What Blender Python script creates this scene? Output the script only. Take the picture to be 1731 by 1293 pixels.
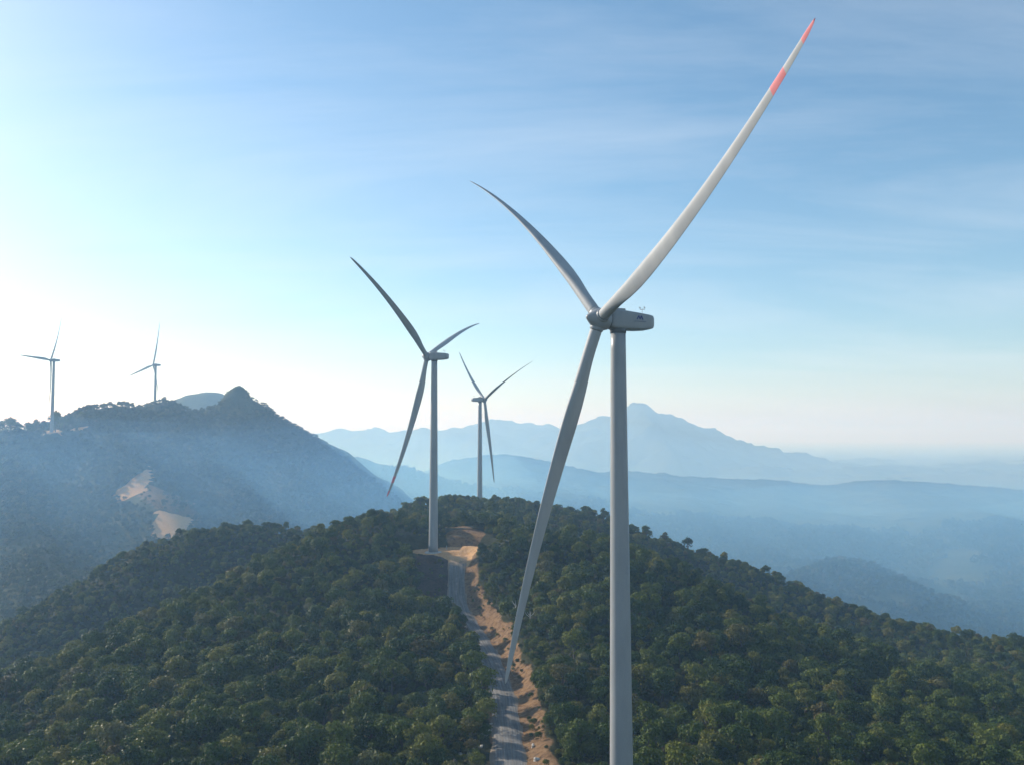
import bpy, math, random
import numpy as np
from mathutils import Vector, Matrix

R = math.radians
for o in list(bpy.data.objects):
    bpy.data.objects.remove(o)
scene = bpy.context.scene
COL = scene.collection

# ------------------------------------------------------------------ camera
F, CX, CY, HOR = 1450.0, 865.5, 646.5, 736.0
PITCH = math.atan((HOR - CY) / F)
cam_data = bpy.data.cameras.new('camera')
cam_data.sensor_width = 36.0
cam_data.lens = F / 1731.0 * 36.0
cam_data.clip_start = 0.5
cam_data.clip_end = 80000.0
cam = bpy.data.objects.new('camera', cam_data)
COL.objects.link(cam)
cam.rotation_euler = (math.pi / 2 + PITCH, 0, 0)
scene.camera = cam

# ------------------------------------------------------------------ light, sky, exposure
SUN_AZ, SUN_EL = R(57), R(25)          # degrees left of straight ahead, above the horizon
SUN_DIR = Vector((-math.sin(SUN_AZ) * math.cos(SUN_EL), math.cos(SUN_AZ) * math.cos(SUN_EL), math.sin(SUN_EL)))
sun_data = bpy.data.lights.new('sun', 'SUN')
sun_data.energy = 5.0
sun_data.angle = R(0.5)
sun_data.color = (1.0, 0.93, 0.83)
sun = bpy.data.objects.new('sun', sun_data)
COL.objects.link(sun)
sun.rotation_euler = SUN_DIR.to_track_quat('Z', 'Y').to_euler()

HAZE_DENSITY = 0.0002
HAZE_COLOR = (0.40, 0.67, 1.0)
HAZE_G = 0.22
MIST_DENSITY = 0.00042
MIST_COLOR = (0.19, 0.5, 1.0)

world = bpy.data.worlds.new('World')
scene.world = world
world.use_nodes = True
wn, wl = world.node_tree.nodes, world.node_tree.links
wn.clear()
sky = wn.new('ShaderNodeTexSky')
sky.sky_type = 'NISHITA'
sky.sun_disc = False
sky.sun_elevation = SUN_EL
sky.sun_rotation = -SUN_AZ
sky.air_density = 1.0
sky.dust_density = 0.55
sky.ozone_density = 3.0
bg = wn.new('ShaderNodeBackground')
bg.inputs['Strength'].default_value = 0.128
wout = wn.new('ShaderNodeOutputWorld')
# thin cirrus: streaks on a flat layer high above, found from the view direction
tc = wn.new('ShaderNodeTexCoord')
sep = wn.new('ShaderNodeSeparateXYZ')
wl.new(tc.outputs['Generated'], sep.inputs[0])
zc = wn.new('ShaderNodeMath'); zc.operation = 'ADD'; zc.inputs[1].default_value = 0.12
wl.new(sep.outputs['Z'], zc.inputs[0])
zm = wn.new('ShaderNodeMath'); zm.operation = 'MAXIMUM'; zm.inputs[1].default_value = 0.05
wl.new(zc.outputs[0], zm.inputs[0])
dx = wn.new('ShaderNodeMath'); dx.operation = 'DIVIDE'
dy = wn.new('ShaderNodeMath'); dy.operation = 'DIVIDE'
wl.new(sep.outputs['X'], dx.inputs[0]); wl.new(zm.outputs[0], dx.inputs[1])
wl.new(sep.outputs['Y'], dy.inputs[0]); wl.new(zm.outputs[0], dy.inputs[1])
cmb = wn.new('ShaderNodeCombineXYZ')
wl.new(dx.outputs[0], cmb.inputs[0]); wl.new(dy.outputs[0], cmb.inputs[1])
mp = wn.new('ShaderNodeMapping')
mp.inputs['Rotation'].default_value = (0, 0, R(14))
mp.inputs['Scale'].default_value = (0.55, 1.5, 1.0)
mp.inputs['Location'].default_value = (1.3, 0.4, 0.0)
wl.new(cmb.outputs[0], mp.inputs[0])
cn = wn.new('ShaderNodeTexNoise')
cn.inputs['Scale'].default_value = 0.8
cn.inputs['Detail'].default_value = 9.0
cn.inputs['Roughness'].default_value = 0.64
cn.inputs['Distortion'].default_value = 0.5
wl.new(mp.outputs[0], cn.inputs['Vector'])
cr = wn.new('ShaderNodeValToRGB')
cr.color_ramp.elements[0].position = 0.41; cr.color_ramp.elements[0].color = (0, 0, 0, 1)
cr.color_ramp.elements[1].position = 0.85; cr.color_ramp.elements[1].color = (0.42, 0.42, 0.42, 1)
wl.new(cn.outputs['Fac'], cr.inputs[0])
mixc = wn.new('ShaderNodeMixRGB')
mixc.inputs['Color2'].default_value = (5.8, 6.2, 6.7, 1)
wl.new(cr.outputs[0], mixc.inputs['Fac'])
hs = wn.new('ShaderNodeHueSaturation')
hs.inputs['Hue'].default_value = 0.49
hs.inputs['Saturation'].default_value = 1.06
wl.new(sky.outputs[0], hs.inputs['Color'])
wl.new(hs.outputs[0], mixc.inputs['Color1'])
wl.new(mixc.outputs[0], bg.inputs['Color'])
wl.new(bg.outputs[0], wout.inputs['Surface'])

scene.view_settings.view_transform = 'Standard'
scene.view_settings.look = 'None'
scene.view_settings.exposure = 0.36
scene.view_settings.gamma = 1.0
scene.view_settings.use_curve_mapping = False
scene.cycles.volume_bounces = 2
scene.cycles.max_bounces = 8
scene.cycles.diffuse_bounces = 3
scene.cycles.transparent_max_bounces = 8


# ------------------------------------------------------------------ helpers
def ray(px, py, D):
    """Point of the world that the photograph shows at pixel (px, py), D metres ahead."""
    c, s = math.cos(PITCH), math.sin(PITCH)
    X, U = (px - CX) / F, (CY - py) / F
    y = c - U * s
    z = s + U * c
    return (X / y * D, D, z / y * D)


def link(o):
    COL.objects.link(o)
    return o


def mesh_obj(name, verts, faces, mats, parent=None, smooth=False, mat_idx=None, uvs=None, attrs=None):
    me = bpy.data.meshes.new(name)
    me.from_pydata([tuple(v) for v in verts], [], [tuple(f) for f in faces])
    for m in (mats if isinstance(mats, (list, tuple)) else [mats]):
        me.materials.append(m)
    if mat_idx is not None:
        me.polygons.foreach_set('material_index', np.asarray(mat_idx, dtype=np.int32))
    if smooth:
        me.polygons.foreach_set('use_smooth', np.ones(len(me.polygons), dtype=bool))
    if attrs:
        for k, a in attrs.items():
            at = me.attributes.new(k, 'FLOAT', 'POINT')
            at.data.foreach_set('value', np.asarray(a, dtype=np.float32))
    if uvs is not None:
        ul = me.uv_layers.new(name='UVMap')
        li = np.zeros(len(me.loops), dtype=np.int32)
        me.loops.foreach_get('vertex_index', li)
        ul.data.foreach_set('uv', np.asarray(uvs, dtype=np.float32)[li].ravel())
    me.update()
    o = bpy.data.objects.new(name, me)
    COL.objects.link(o)
    if parent is not None:
        o.parent = parent
    return o


def tag(o, label=None, cat=None, group=None, kind=None):
    if label: o['label'] = label
    if cat: o['category'] = cat
    if group: o['group'] = group
    if kind: o['kind'] = kind
    return o


def empty(name, loc, rz=0.0):
    o = bpy.data.objects.new(name, None)
    o.empty_display_size = 1.0
    o.location = loc
    o.rotation_euler = (0, 0, rz)
    return link(o)


def hash2(ix, iy, seed):
    h = (ix.astype(np.int64) * 374761393 + iy.astype(np.int64) * 668265263 + seed * 1442695041) & 0xFFFFFFFF
    h = ((h ^ (h >> 13)) * 1274126177) & 0xFFFFFFFF
    return ((h ^ (h >> 16)) & 0xFFFFFF) / float(0xFFFFFF)


def vnoise(x, y, seed=0):
    ix, iy = np.floor(x), np.floor(y)
    fx, fy = x - ix, y - iy
    fx = fx * fx * fx * (fx * (fx * 6 - 15) + 10); fy = fy * fy * fy * (fy * (fy * 6 - 15) + 10)
    a = hash2(ix, iy, seed); b = hash2(ix + 1, iy, seed)
    c = hash2(ix, iy + 1, seed); d = hash2(ix + 1, iy + 1, seed)
    return (a + (b - a) * fx) * (1 - fy) + (c + (d - c) * fx) * fy - 0.5


def fbm(x, y, scale, octaves=4, seed=0, gain=0.5):
    x = np.asarray(x, float) / scale; y = np.asarray(y, float) / scale
    out, amp = 0.0, 1.0
    for i in range(octaves):
        c, s = math.cos(0.6 + i), math.sin(0.6 + i)
        out = out + amp * vnoise(c * x - s * y + 17.3 * i, s * x + c * y - 9.1 * i, seed + i)
        x = x * 2.03; y = y * 2.03; amp *= gain
    return out


def smooth01(t):
    t = np.clip(t, 0, 1)
    return t * t * (3 - 2 * t)


# ------------------------------------------------------------------ materials
def new_mat(name):
    m = bpy.data.materials.new(name)
    m.use_nodes = True
    nt = m.node_tree
    b = nt.nodes['Principled BSDF']
    return m, nt.nodes, nt.links, b


def ramp(nodes, stops):
    r = nodes.new('ShaderNodeValToRGB')
    e = r.color_ramp.elements
    while len(e) < len(stops):
        e.new(0.5)
    for el, (p, c) in zip(e, stops):
        el.position = p
        el.color = (*c, 1)
    return r


def noise(nodes, scale, detail=4.0, rough=0.55):
    n = nodes.new('ShaderNodeTexNoise')
    n.inputs['Scale'].default_value = scale
    n.inputs['Detail'].default_value = detail
    n.inputs['Roughness'].default_value = rough
    return n


def paint_mat(name, c0, c1, rough=0.35, scale=0.35):
    m, n, l, b = new_mat(name)
    t = n.new('ShaderNodeTexCoord')
    mpn = n.new('ShaderNodeMapping'); mpn.inputs['Scale'].default_value = (1, 1, 0.22)
    l.new(t.outputs['Object'], mpn.inputs[0])
    nz = noise(n, scale, 6, 0.6)
    l.new(mpn.outputs[0], nz.inputs['Vector'])
    r = ramp(n, [(0.3, c0), (0.62, c1)])
    l.new(nz.outputs['Fac'], r.inputs[0])
    l.new(r.outputs[0], b.inputs['Base Color'])
    b.inputs['Roughness'].default_value = rough
    b.inputs['Specular IOR Level'].default_value = 0.3
    return m


M_WHITE = paint_mat('turbine_paint', (0.25, 0.265, 0.28), (0.31, 0.32, 0.33))
M_BLADE = paint_mat('blade_paint', (0.28, 0.295, 0.31), (0.36, 0.37, 0.375), 0.6, 0.2)
M_RED = paint_mat('red_marking_paint', (0.56, 0.14, 0.16), (0.66, 0.2, 0.21), 0.65)
M_SEAM = paint_mat('seam_grey', (0.10, 0.11, 0.12), (0.16, 0.17, 0.18), 0.6)
M_LOGO = paint_mat('logo_blue', (0.015, 0.02, 0.16), (0.02, 0.03, 0.2), 0.4)
M_LETTER = paint_mat('lettering_grey_blue', (0.22, 0.25, 0.34), (0.27, 0.3, 0.38), 0.4)
M_STEEL = paint_mat('galvanised_steel', (0.3, 0.31, 0.32), (0.42, 0.43, 0.44), 0.45)
M_CONC = paint_mat('concrete', (0.38, 0.36, 0.33), (0.52, 0.5, 0.46), 0.85, 0.8)


def foliage_mat(name, stops, leaf_scale=0.9, translucent=0.22):
    m, n, l, b = new_mat(name)
    oi = n.new('ShaderNodeObjectInfo')
    r = ramp(n, stops)
    l.new(oi.outputs['Random'], r.inputs[0])
    t = n.new('ShaderNodeTexCoord')
    nz = noise(n, leaf_scale, 3, 0.6)
    l.new(t.outputs['Object'], nz.inputs['Vector'])
    v = n.new('ShaderNodeMapRange')
    v.inputs['From Min'].default_value = 0.3; v.inputs['From Max'].default_value = 0.7
    v.inputs['To Min'].default_value = 0.62; v.inputs['To Max'].default_value = 1.35
    l.new(nz.outputs['Fac'], v.inputs['Value'])
    hsv = n.new('ShaderNodeHueSaturation')
    l.new(r.outputs[0], hsv.inputs['Color'])
    l.new(v.outputs[0], hsv.inputs['Value'])
    l.new(hsv.outputs[0], b.inputs['Base Color'])
    b.inputs['Roughness'].default_value = 0.55
    b.inputs['Specular IOR Level'].default_value = 0.1
    tr = n.new('ShaderNodeBsdfTranslucent')
    l.new(hsv.outputs[0], tr.inputs['Color'])
    mx = n.new('ShaderNodeMixShader')
    mx.inputs[0].default_value = translucent
    l.new(b.outputs[0], mx.inputs[1]); l.new(tr.outputs[0], mx.inputs[2])
    l.new(mx.outputs[0], n['Material Output'].inputs['Surface'])
    return m


GREENS = [(0.0, (0.028, 0.05, 0.012)), (0.25, (0.047, 0.078, 0.014)), (0.5, (0.07, 0.1, 0.016)),
          (0.72, (0.105, 0.128, 0.019)), (0.9, (0.155, 0.155, 0.025)), (0.985, (0.1, 0.085, 0.03)), (1.0, (0.15, 0.16, 0.06))]
M_LEAF = foliage_mat('leaves', GREENS)
M_LEAF_FAR = foliage_mat('hillside_leaves', [(0.0, (0.025, 0.045, 0.02)), (0.5, (0.045, 0.07, 0.025)), (0.85, (0.07, 0.09, 0.03)), (1.0, (0.1, 0.1, 0.045))], 0.3)
M_BARK, n_, l_, b_ = new_mat('bark')
nz_ = noise(n_, 3.0, 5)
r_ = ramp(n_, [(0.3, (0.05, 0.04, 0.03)), (0.7, (0.14, 0.115, 0.09))])
l_.new(nz_.outputs['Fac'], r_.inputs[0]); l_.new(r_.outputs[0], b_.inputs['Base Color'])
b_.inputs['Roughness'].default_value = 0.9
M_DEADWOOD = paint_mat('bleached_wood', (0.4, 0.38, 0.34), (0.58, 0.55, 0.5), 0.9, 2.0)
M_STONE = paint_mat('pale_stone', (0.28, 0.26, 0.23), (0.5, 0.48, 0.44), 0.9, 1.5)


def terrain_mat(name, floor_c0, floor_c1, nscale):
    """Leaf litter under the trees; bare earth, dry bank and orange sand where the vertex attributes say so."""
    m, n, l, b = new_mat(name)
    geo = n.new('ShaderNodeNewGeometry')
    nz = noise(n, nscale, 8, 0.62)
    l.new(geo.outputs['Position'], nz.inputs['Vector'])
    fl = ramp(n, [(0.35, floor_c0), (0.65, floor_c1)])
    l.new(nz.outputs['Fac'], fl.inputs[0])
    # dry eroded bank: vertical gullies
    nb = noise(n, 0.55, 9, 0.72)
    l.new(geo.outputs['Position'], nb.inputs['Vector'])
    bank = ramp(n, [(0.30, (0.05, 0.036, 0.02)), (0.42, (0.14, 0.082, 0.04)), (0.5, (0.2, 0.122, 0.063)), (0.6, (0.25, 0.158, 0.085)), (0.68, (0.09, 0.078, 0.034))])
    l.new(nb.outputs['Fac'], bank.inputs[0])
    sand = ramp(n, [(0.3, (0.36, 0.19, 0.085)), (0.5, (0.52, 0.31, 0.15)), (0.7, (0.62, 0.42, 0.24))])
    l.new(nb.outputs['Fac'], sand.inputs[0])
    cur = fl.outputs[0]
    shaded_fill = ramp(n, [(0.35, (0.035, 0.026, 0.022)), (0.65, (0.085, 0.06, 0.048))])  # dark earth, with the trees' shade on this bank painted into its colour
    l.new(nb.outputs['Fac'], shaded_fill.inputs[0])
    for nm, src in (('bank', bank), ('shaded_fill', shaded_fill), ('sand', sand)):
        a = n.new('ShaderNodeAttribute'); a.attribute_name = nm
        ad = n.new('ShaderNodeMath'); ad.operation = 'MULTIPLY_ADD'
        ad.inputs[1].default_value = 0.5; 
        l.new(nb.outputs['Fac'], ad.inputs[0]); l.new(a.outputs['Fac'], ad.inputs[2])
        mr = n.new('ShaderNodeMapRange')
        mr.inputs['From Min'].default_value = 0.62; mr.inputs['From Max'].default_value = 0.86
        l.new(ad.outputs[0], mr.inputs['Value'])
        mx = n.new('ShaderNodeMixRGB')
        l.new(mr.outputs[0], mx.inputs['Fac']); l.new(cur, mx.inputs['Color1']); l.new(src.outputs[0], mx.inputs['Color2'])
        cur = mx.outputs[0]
    l.new(cur, b.inputs['Base Color'])
    b.inputs['Roughness'].default_value = 0.95
    b.inputs['Specular IOR Level'].default_value = 0.1
    bp = n.new('ShaderNodeBump')
    bp.inputs['Strength'].default_value = 0.8; bp.inputs['Distance'].default_value = 1.0
    l.new(nb.outputs['Fac'], bp.inputs['Height']); l.new(bp.outputs[0], b.inputs['Normal'])
    return m


M_TERRAIN = terrain_mat('forest_floor', (0.022, 0.028, 0.012), (0.05, 0.05, 0.022), 0.25)
M_HILL = terrain_mat('hill_slope', (0.03, 0.045, 0.02), (0.07, 0.08, 0.035), 0.03)


def far_mat(name, c0, c1, scale):
    m, n, l, b = new_mat(name)
    geo = n.new('ShaderNodeNewGeometry')
    nz = noise(n, scale, 10, 0.68)
    l.new(geo.outputs['Position'], nz.inputs['Vector'])
    r = ramp(n, [(0.35, c0), (0.65, c1)])
    l.new(nz.outputs['Fac'], r.inputs[0]); l.new(r.outputs[0], b.inputs['Base Color'])
    b.inputs['Roughness'].default_value = 1.0
    b.inputs['Specular IOR Level'].default_value = 0.0
    return m


M_FAR = far_mat('wooded_hill', (0.025, 0.04, 0.02), (0.075, 0.085, 0.04), 0.02)
M_PLAIN = far_mat('plain', (0.04, 0.06, 0.03), (0.12, 0.12, 0.06), 0.004)

M_ROAD, n_, l_, b_ = new_mat('concrete_track')
uv_ = n_.new('ShaderNodeUVMap')
mp_ = n_.new('ShaderNodeMapping'); mp_.inputs['Scale'].default_value = (1.0, 0.035, 1)
l_.new(uv_.outputs[0], mp_.inputs[0])
n1_ = noise(n_, 1.6, 6, 0.65); l_.new(mp_.outputs[0], n1_.inputs['Vector'])
g_ = n_.new('ShaderNodeNewGeometry')
n2_ = noise(n_, 0.5, 7, 0.65); l_.new(g_.outputs['Position'], n2_.inputs['Vector'])
ad_ = n_.new('ShaderNodeMath'); ad_.operation = 'MULTIPLY_ADD'; ad_.inputs[1].default_value = 0.35
l_.new(n2_.outputs['Fac'], ad_.inputs[0]); l_.new(n1_.outputs['Fac'], ad_.inputs[2])
r_ = ramp(n_, [(0.5, (0.075, 0.073, 0.07)), (0.66, (0.13, 0.127, 0.12)), (0.8, (0.2, 0.19, 0.175)), (0.9, (0.36, 0.34, 0.3))])
l_.new(ad_.outputs[0], r_.inputs[0])
# pale wheel ruts and earthy margins, across the width
sx_ = n_.new('ShaderNodeSeparateXYZ'); l_.new(uv_.outputs[0], sx_.inputs[0])
wob_ = n_.new('ShaderNodeMath'); wob_.operation = 'MULTIPLY_ADD'; wob_.inputs[1].default_value = 1.6
l_.new(n2_.outputs['Fac'], wob_.inputs[0]); l_.new(sx_.outputs[0], wob_.inputs[2])
off_ = n_.new('ShaderNodeMath'); off_.operation = 'SUBTRACT'; off_.inputs[1].default_value = 0.8
l_.new(wob_.outputs[0], off_.inputs[0])
wr_ = n_.new('ShaderNodeMapRange'); wr_.inputs['From Min'].default_value = -5.5; wr_.inputs['From Max'].default_value = 5.5
l_.new(off_.outputs[0], wr_.inputs['Value'])
rut_ = ramp(n_, [(0.0, (1, 1, 1)), (0.14, (0.75, 0.75, 0.75)), (0.2, (0, 0, 0)), (0.36, (0, 0, 0)), (0.385, (0.5, 0.5, 0.5)), (0.41, (0, 0, 0)), (0.56, (0, 0, 0)), (0.585, (0.5, 0.5, 0.5)), (0.61, (0, 0, 0)), (0.82, (0, 0, 0)), (0.9, (0.8, 0.8, 0.8))])
l_.new(wr_.outputs[0], rut_.inputs[0])
ear_ = n_.new('ShaderNodeMixRGB'); ear_.inputs['Color2'].default_value = (0.2, 0.15, 0.1, 1)
l_.new(rut_.outputs[0], ear_.inputs['Fac']); l_.new(r_.outputs[0], ear_.inputs['Color1'])
# sand carried over the top of the ramp
end_ = n_.new('ShaderNodeMath'); end_.operation = 'MULTIPLY_ADD'; end_.inputs[1].default_value = 14.0
l_.new(n2_.outputs['Fac'], end_.inputs[0]); l_.new(sx_.outputs[1], end_.inputs[2])
em_ = n_.new('ShaderNodeMapRange'); em_.inputs['From Min'].default_value = 407.0; em_.inputs['From Max'].default_value = 413.0
l_.new(end_.outputs[0], em_.inputs['Value'])
es_ = n_.new('ShaderNodeMixRGB'); es_.inputs['Color2'].default_value = (0.5, 0.3, 0.15, 1)
l_.new(em_.outputs[0], es_.inputs['Fac']); l_.new(ear_.outputs[0], es_.inputs['Color1'])
l_.new(es_.outputs[0], b_.inputs['Base Color'])
b_.inputs['Roughness'].default_value = 0.9
bp_ = n_.new('ShaderNodeBump'); bp_.inputs['Strength'].default_value = 0.5; bp_.inputs['Distance'].default_value = 0.3
l_.new(n1_.outputs['Fac'], bp_.inputs['Height']); l_.new(bp_.outputs[0], b_.inputs['Normal'])

# ------------------------------------------------------------------ near ridge: heights
TREE_H = 7.5          # mean canopy height, what the photograph shows is the canopy
canopy = [  # px, py, metres ahead: points of the canopy seen in the photograph
    (640, 1293, 203), (640, 1150, 282), (640, 1060, 340), (640, 1000, 390), (690, 960, 425), (640, 862, 480), (600, 870, 480), (555, 880, 488), (690, 876, 480),
    (481, 923, 430), (370, 986, 400), (259, 1034, 380), (150, 1080, 360), (0, 1150, 335), (-200, 1230, 320),
    (473, 893, 580), (425, 880, 590), (388, 893, 590), (307, 900, 580), (259, 908, 575), (192, 943, 560), (148, 960, 550), (70, 1003, 535), (0, 1049, 520), (-150, 1130, 500), (-300, 1230, 480),
    (0, 1293, 225), (300, 1293, 208), (480, 1293, 204), (0, 1210, 285), (300, 1150, 292), (480, 1150, 286), (500, 1050, 345), (600, 950, 420), (-250, 1350, 240),
    (810, 888, 478), (900, 893, 440), (960, 898, 440), (1030, 905, 435), (1067, 929, 430), (1169, 963, 420), (1270, 1013, 400), (1350, 1051, 380), (1450, 1098, 360), (1600, 1150, 350),
    (870, 845, 700), (900, 852, 680), (940, 868, 660), (1000, 858, 650), (1030, 862, 650), (1080, 890, 640), (1200, 930, 620), (1280, 955, 600), (1320, 975, 590), (1400, 1010, 570),
    (1460, 1042, 550), (1500, 1052, 535), (1600, 1065, 510), (1731, 1085, 480), (1900, 1130, 460), (2100, 1230, 430),
    (1731, 1293, 232), (1731, 1190, 320), (1500, 1293, 214), (1500, 1160, 315), (1300, 1293, 207), (1300, 1150, 295), (1100, 1293, 203), (1100, 1150, 282), (1100, 1040, 345), (2000, 1340, 240),
    (960, 1290, 203), (960, 1150, 282), (960, 1050, 340), (950, 960, 395), (1180, 1020, 372), (1300, 1080, 345), (870, 960, 420),
    (740, 846, 700), (720, 842, 640), (790, 845, 700), (830, 842, 715), (705, 850, 640), (760, 858, 600),
]
cps = []
for px, py, D in canopy:
    x, y, z = ray(px, py, D)
    cps.append((x, y, z - TREE_H))
T1B, T2B, T3B = (22.6, 182.4, -80.5), (-42.2, 463.6, -62.2), (-28.9, 777.7, -70.0)
cps += [T1B, T2B, T3B, (-20, 455, -62.5), (-25, 415, -82.5), (0, 150, -80), (0, 60, -82), (-150, 60, -105), (170, 60, -105), (-150, 150, -92), (160, 150, -95),
        (-300, 150, -150), (330, 150, -150), (-45, 500, -54), (-25, 495, -54), (-30, 560, -57),
        # hollows behind the spurs, and the fall of the land beyond the ridge
        (-130, 540, -92), (-150, 505, -103), (-185, 485, -118), (-215, 470, -126), (-270, 440, -140), (105, 525, -108), (160, 505, -126), (205, 475, -132), (60, 545, -90),
        (-190, 680, -150), (-260, 680, -175), (-330, 620, -185), (-420, 540, -210), (-100, 800, -150), (-20, 860, -115), (60, 820, -120), (120, 760, -135),
        (210, 720, -160), (290, 680, -180), (380, 600, -185), (470, 520, -190), (-100, 930, -210), (50, 950, -210), (200, 880, -230), (330, 800, -240), (-260, 820, -230),
        (-400, 700, -240), (-520, 560, -250), (-520, 300, -230), (560, 420, -220), (560, 250, -210), (480, 700, -250), (-450, 150, -220), (480, 120, -220), (0, 1050, -260), (-300, 1000, -270), (300, 1000, -270)]
cps = np.array(cps)


def tps(r2):
    return 0.5 * r2 * np.log(r2 + 1e-9)


_S = 100.0
_n = len(cps)
_d2 = ((cps[:, None, :2] - cps[None, :, :2]) ** 2).sum(-1) / _S ** 2
_A = np.zeros((_n + 3, _n + 3))
_A[:_n, :_n] = tps(_d2) + np.eye(_n) * 0.015
_A[:_n, _n] = 1; _A[:_n, _n + 1:] = cps[:, :2] / _S
_A[_n:, :_n] = _A[:_n, _n:].T
_w = np.linalg.solve(_A, np.concatenate([cps[:, 2], np.zeros(3)]))


def raw_ground(x, y):
    x = np.asarray(x, float); y = np.asarray(y, float)
    sh = x.shape
    xf, yf = x.ravel() / _S, y.ravel() / _S
    out = _w[_n] + _w[_n + 1] * xf + _w[_n + 2] * yf
    for i in range(_n):
        out = out + _w[i] * tps((xf - cps[i, 0] / _S) ** 2 + (yf - cps[i, 1] / _S) ** 2)
    out = out.reshape(sh)
    out = out + fbm(x, y, 70, 4, 3) * 5.0
    return out


# the track: centre line (x, y, z) from the photograph
def rp(px, z, D):
    return ((px - CX) / F * D / math.cos(PITCH) * 1.0, D, z)


ROAD = np.array([(6, 60, -81), (4, 120, -82), (1.5, 175, -83.5), (-0.5, 219, -84.0), (-1.8, 260, -85.5), (-4.0, 300, -86.3), (-10.5, 350, -86.0), (-18, 385, -84.5), (-24.5, 412, -81.5),
                 (-27.5, 430, -76.5), (-28.5, 447, -68.0), (-28.5, 458, -63.5)])


def densify(P, step=3.0):
    # Catmull-Rom through the points
    out = []
    Q = np.vstack([2 * P[0] - P[1], P, 2 * P[-1] - P[-2]])
    for i in range(1, len(Q) - 2):
        n = max(2, int(np.linalg.norm(Q[i + 1] - Q[i]) / step))
        for t in np.linspace(0, 1, n, endpoint=False):
            p0, p1, p2, p3 = Q[i - 1], Q[i], Q[i + 1], Q[i + 2]
            out.append(0.5 * (2 * p1 + (p2 - p0) * t + (2 * p0 - 5 * p1 + 4 * p2 - p3) * t * t + (3 * p1 - 3 * p2 + p3 - p0) * t ** 3))
    out.append(P[-1])
    return np.array(out)


RD = densify(ROAD)
ROAD_HW = 4.6


def near_poly(x, y, P):
    """distance to the polyline, signed side (+ = right of travel), z on it, parameter along"""
    sh = np.shape(x)
    x = np.ravel(x); y = np.ravel(y)
    best = np.full(x.shape, 1e12); side = np.zeros_like(best); zz = np.zeros_like(best); par = np.zeros_like(best)
    for i in range(len(P) - 1):
        a, b = P[i], P[i + 1]
        d = b[:2] - a[:2]; L2 = d @ d
        t = np.clip(((x - a[0]) * d[0] + (y - a[1]) * d[1]) / L2, 0, 1)
        ex, ey = x - a[0] - t * d[0], y - a[1] - t * d[1]
        q = ex * ex + ey * ey
        m = q < best
        best = np.where(m, q, best)
        side = np.where(m, np.sign(d[1] * ex - d[0] * ey), side)
        zz = np.where(m, a[2] + t * (b[2] - a[2]), zz)
        par = np.where(m, i + t, par)
    return np.sqrt(best).reshape(sh), side.reshape(sh), zz.reshape(sh), par.reshape(sh)


PAD = (-33.0, 467.0, 21.0, 11.0)     # the levelled turbine pad: centre, half sizes


def pad_dist(x, y):
    return np.sqrt(((x - PAD[0]) / PAD[2]) ** 2 + ((y - PAD[1]) / PAD[3]) ** 2)


def ground(x, y):
    z = raw_ground(x, y)
    # pads round the towers
    for (bx, by, bz), r0, r1 in ((T1B, 8, 20), (T3B, 10, 30)):
        d = np.hypot(x - bx, y - by)
        z = z + (bz - z) * (1 - smooth01((d - r0) / (r1 - r0)))
    pd = pad_dist(x, y)
    z = z + (-62.3 + fbm(x, y, 6, 3, 8) * 0.5 - z) * (1 - smooth01((pd - 1.0) / 0.5))
    d, side, rz, par = near_poly(x, y, RD)
    # cut or fill beside the track: steep eroded bank on its right, lower one on its left
    wr = np.where(side > 0, 10.0 + 3.0 * fbm(x, y, 14, 3, 21), 6.0)
    hw = ROAD_HW + 0.8
    t = smooth01((d - hw) / wr)
    bench = rz + np.where(side > 0, 6.0, 1.8) * smooth01((d - hw) / np.where(side > 0, 9.0, 5.0))
    k = 1 - smooth01((d - hw) / (wr * 1.7))
    zb = bench - 0.4 * (d < hw)
    gul = fbm(x, y, 5.0, 3, 31) * 0.9 * smooth01((d - hw) / 3.0)
    z = z + (zb + gul - z) * k
    return z


def road_masks(x, y):
    d, side, rz, par = near_poly(x, y, RD)
    rag = 3.0 * fbm(x, y, 16, 3, 44)
    right = (side > 0) * np.clip((13.0 + rag * 1.6 - d) / 3.0, 0, 1)
    left = (side <= 0) * np.clip((6.8 + rag - d) / 1.5, 0, 1) * 0.9
    ramp_l = (side <= 0) * (y > 398 + rag * 3) * np.clip((20 + rag * 3.5 - d) / 3.0, 0, 1)  # bank left of the ramp: dark earth plus painted tree shade
    bank = np.maximum(right, left)
    # bare climb behind the pad
    b2 = np.clip((1.25 - np.hypot((x + 26) / 10.0, (y - 487) / 11.0)) / 0.25, 0, 1)
    b3 = np.clip((1.2 - np.hypot((x + 37) / 13.0, (y - 535) / 22.0)) / 0.3, 0, 1) * 0.75
    bank = np.maximum(bank, np.maximum(b2, b3))
    sand = np.clip((1.12 - pad_dist(x, y)) / 0.12, 0, 1)
    sand = np.maximum(sand, np.clip((1.0 - np.hypot((x + 27) / 7.0, (y - 455) / 9.0)) / 0.2, 0, 1))
    return bank, sand, d, side, ramp_l * (1 - sand)


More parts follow.
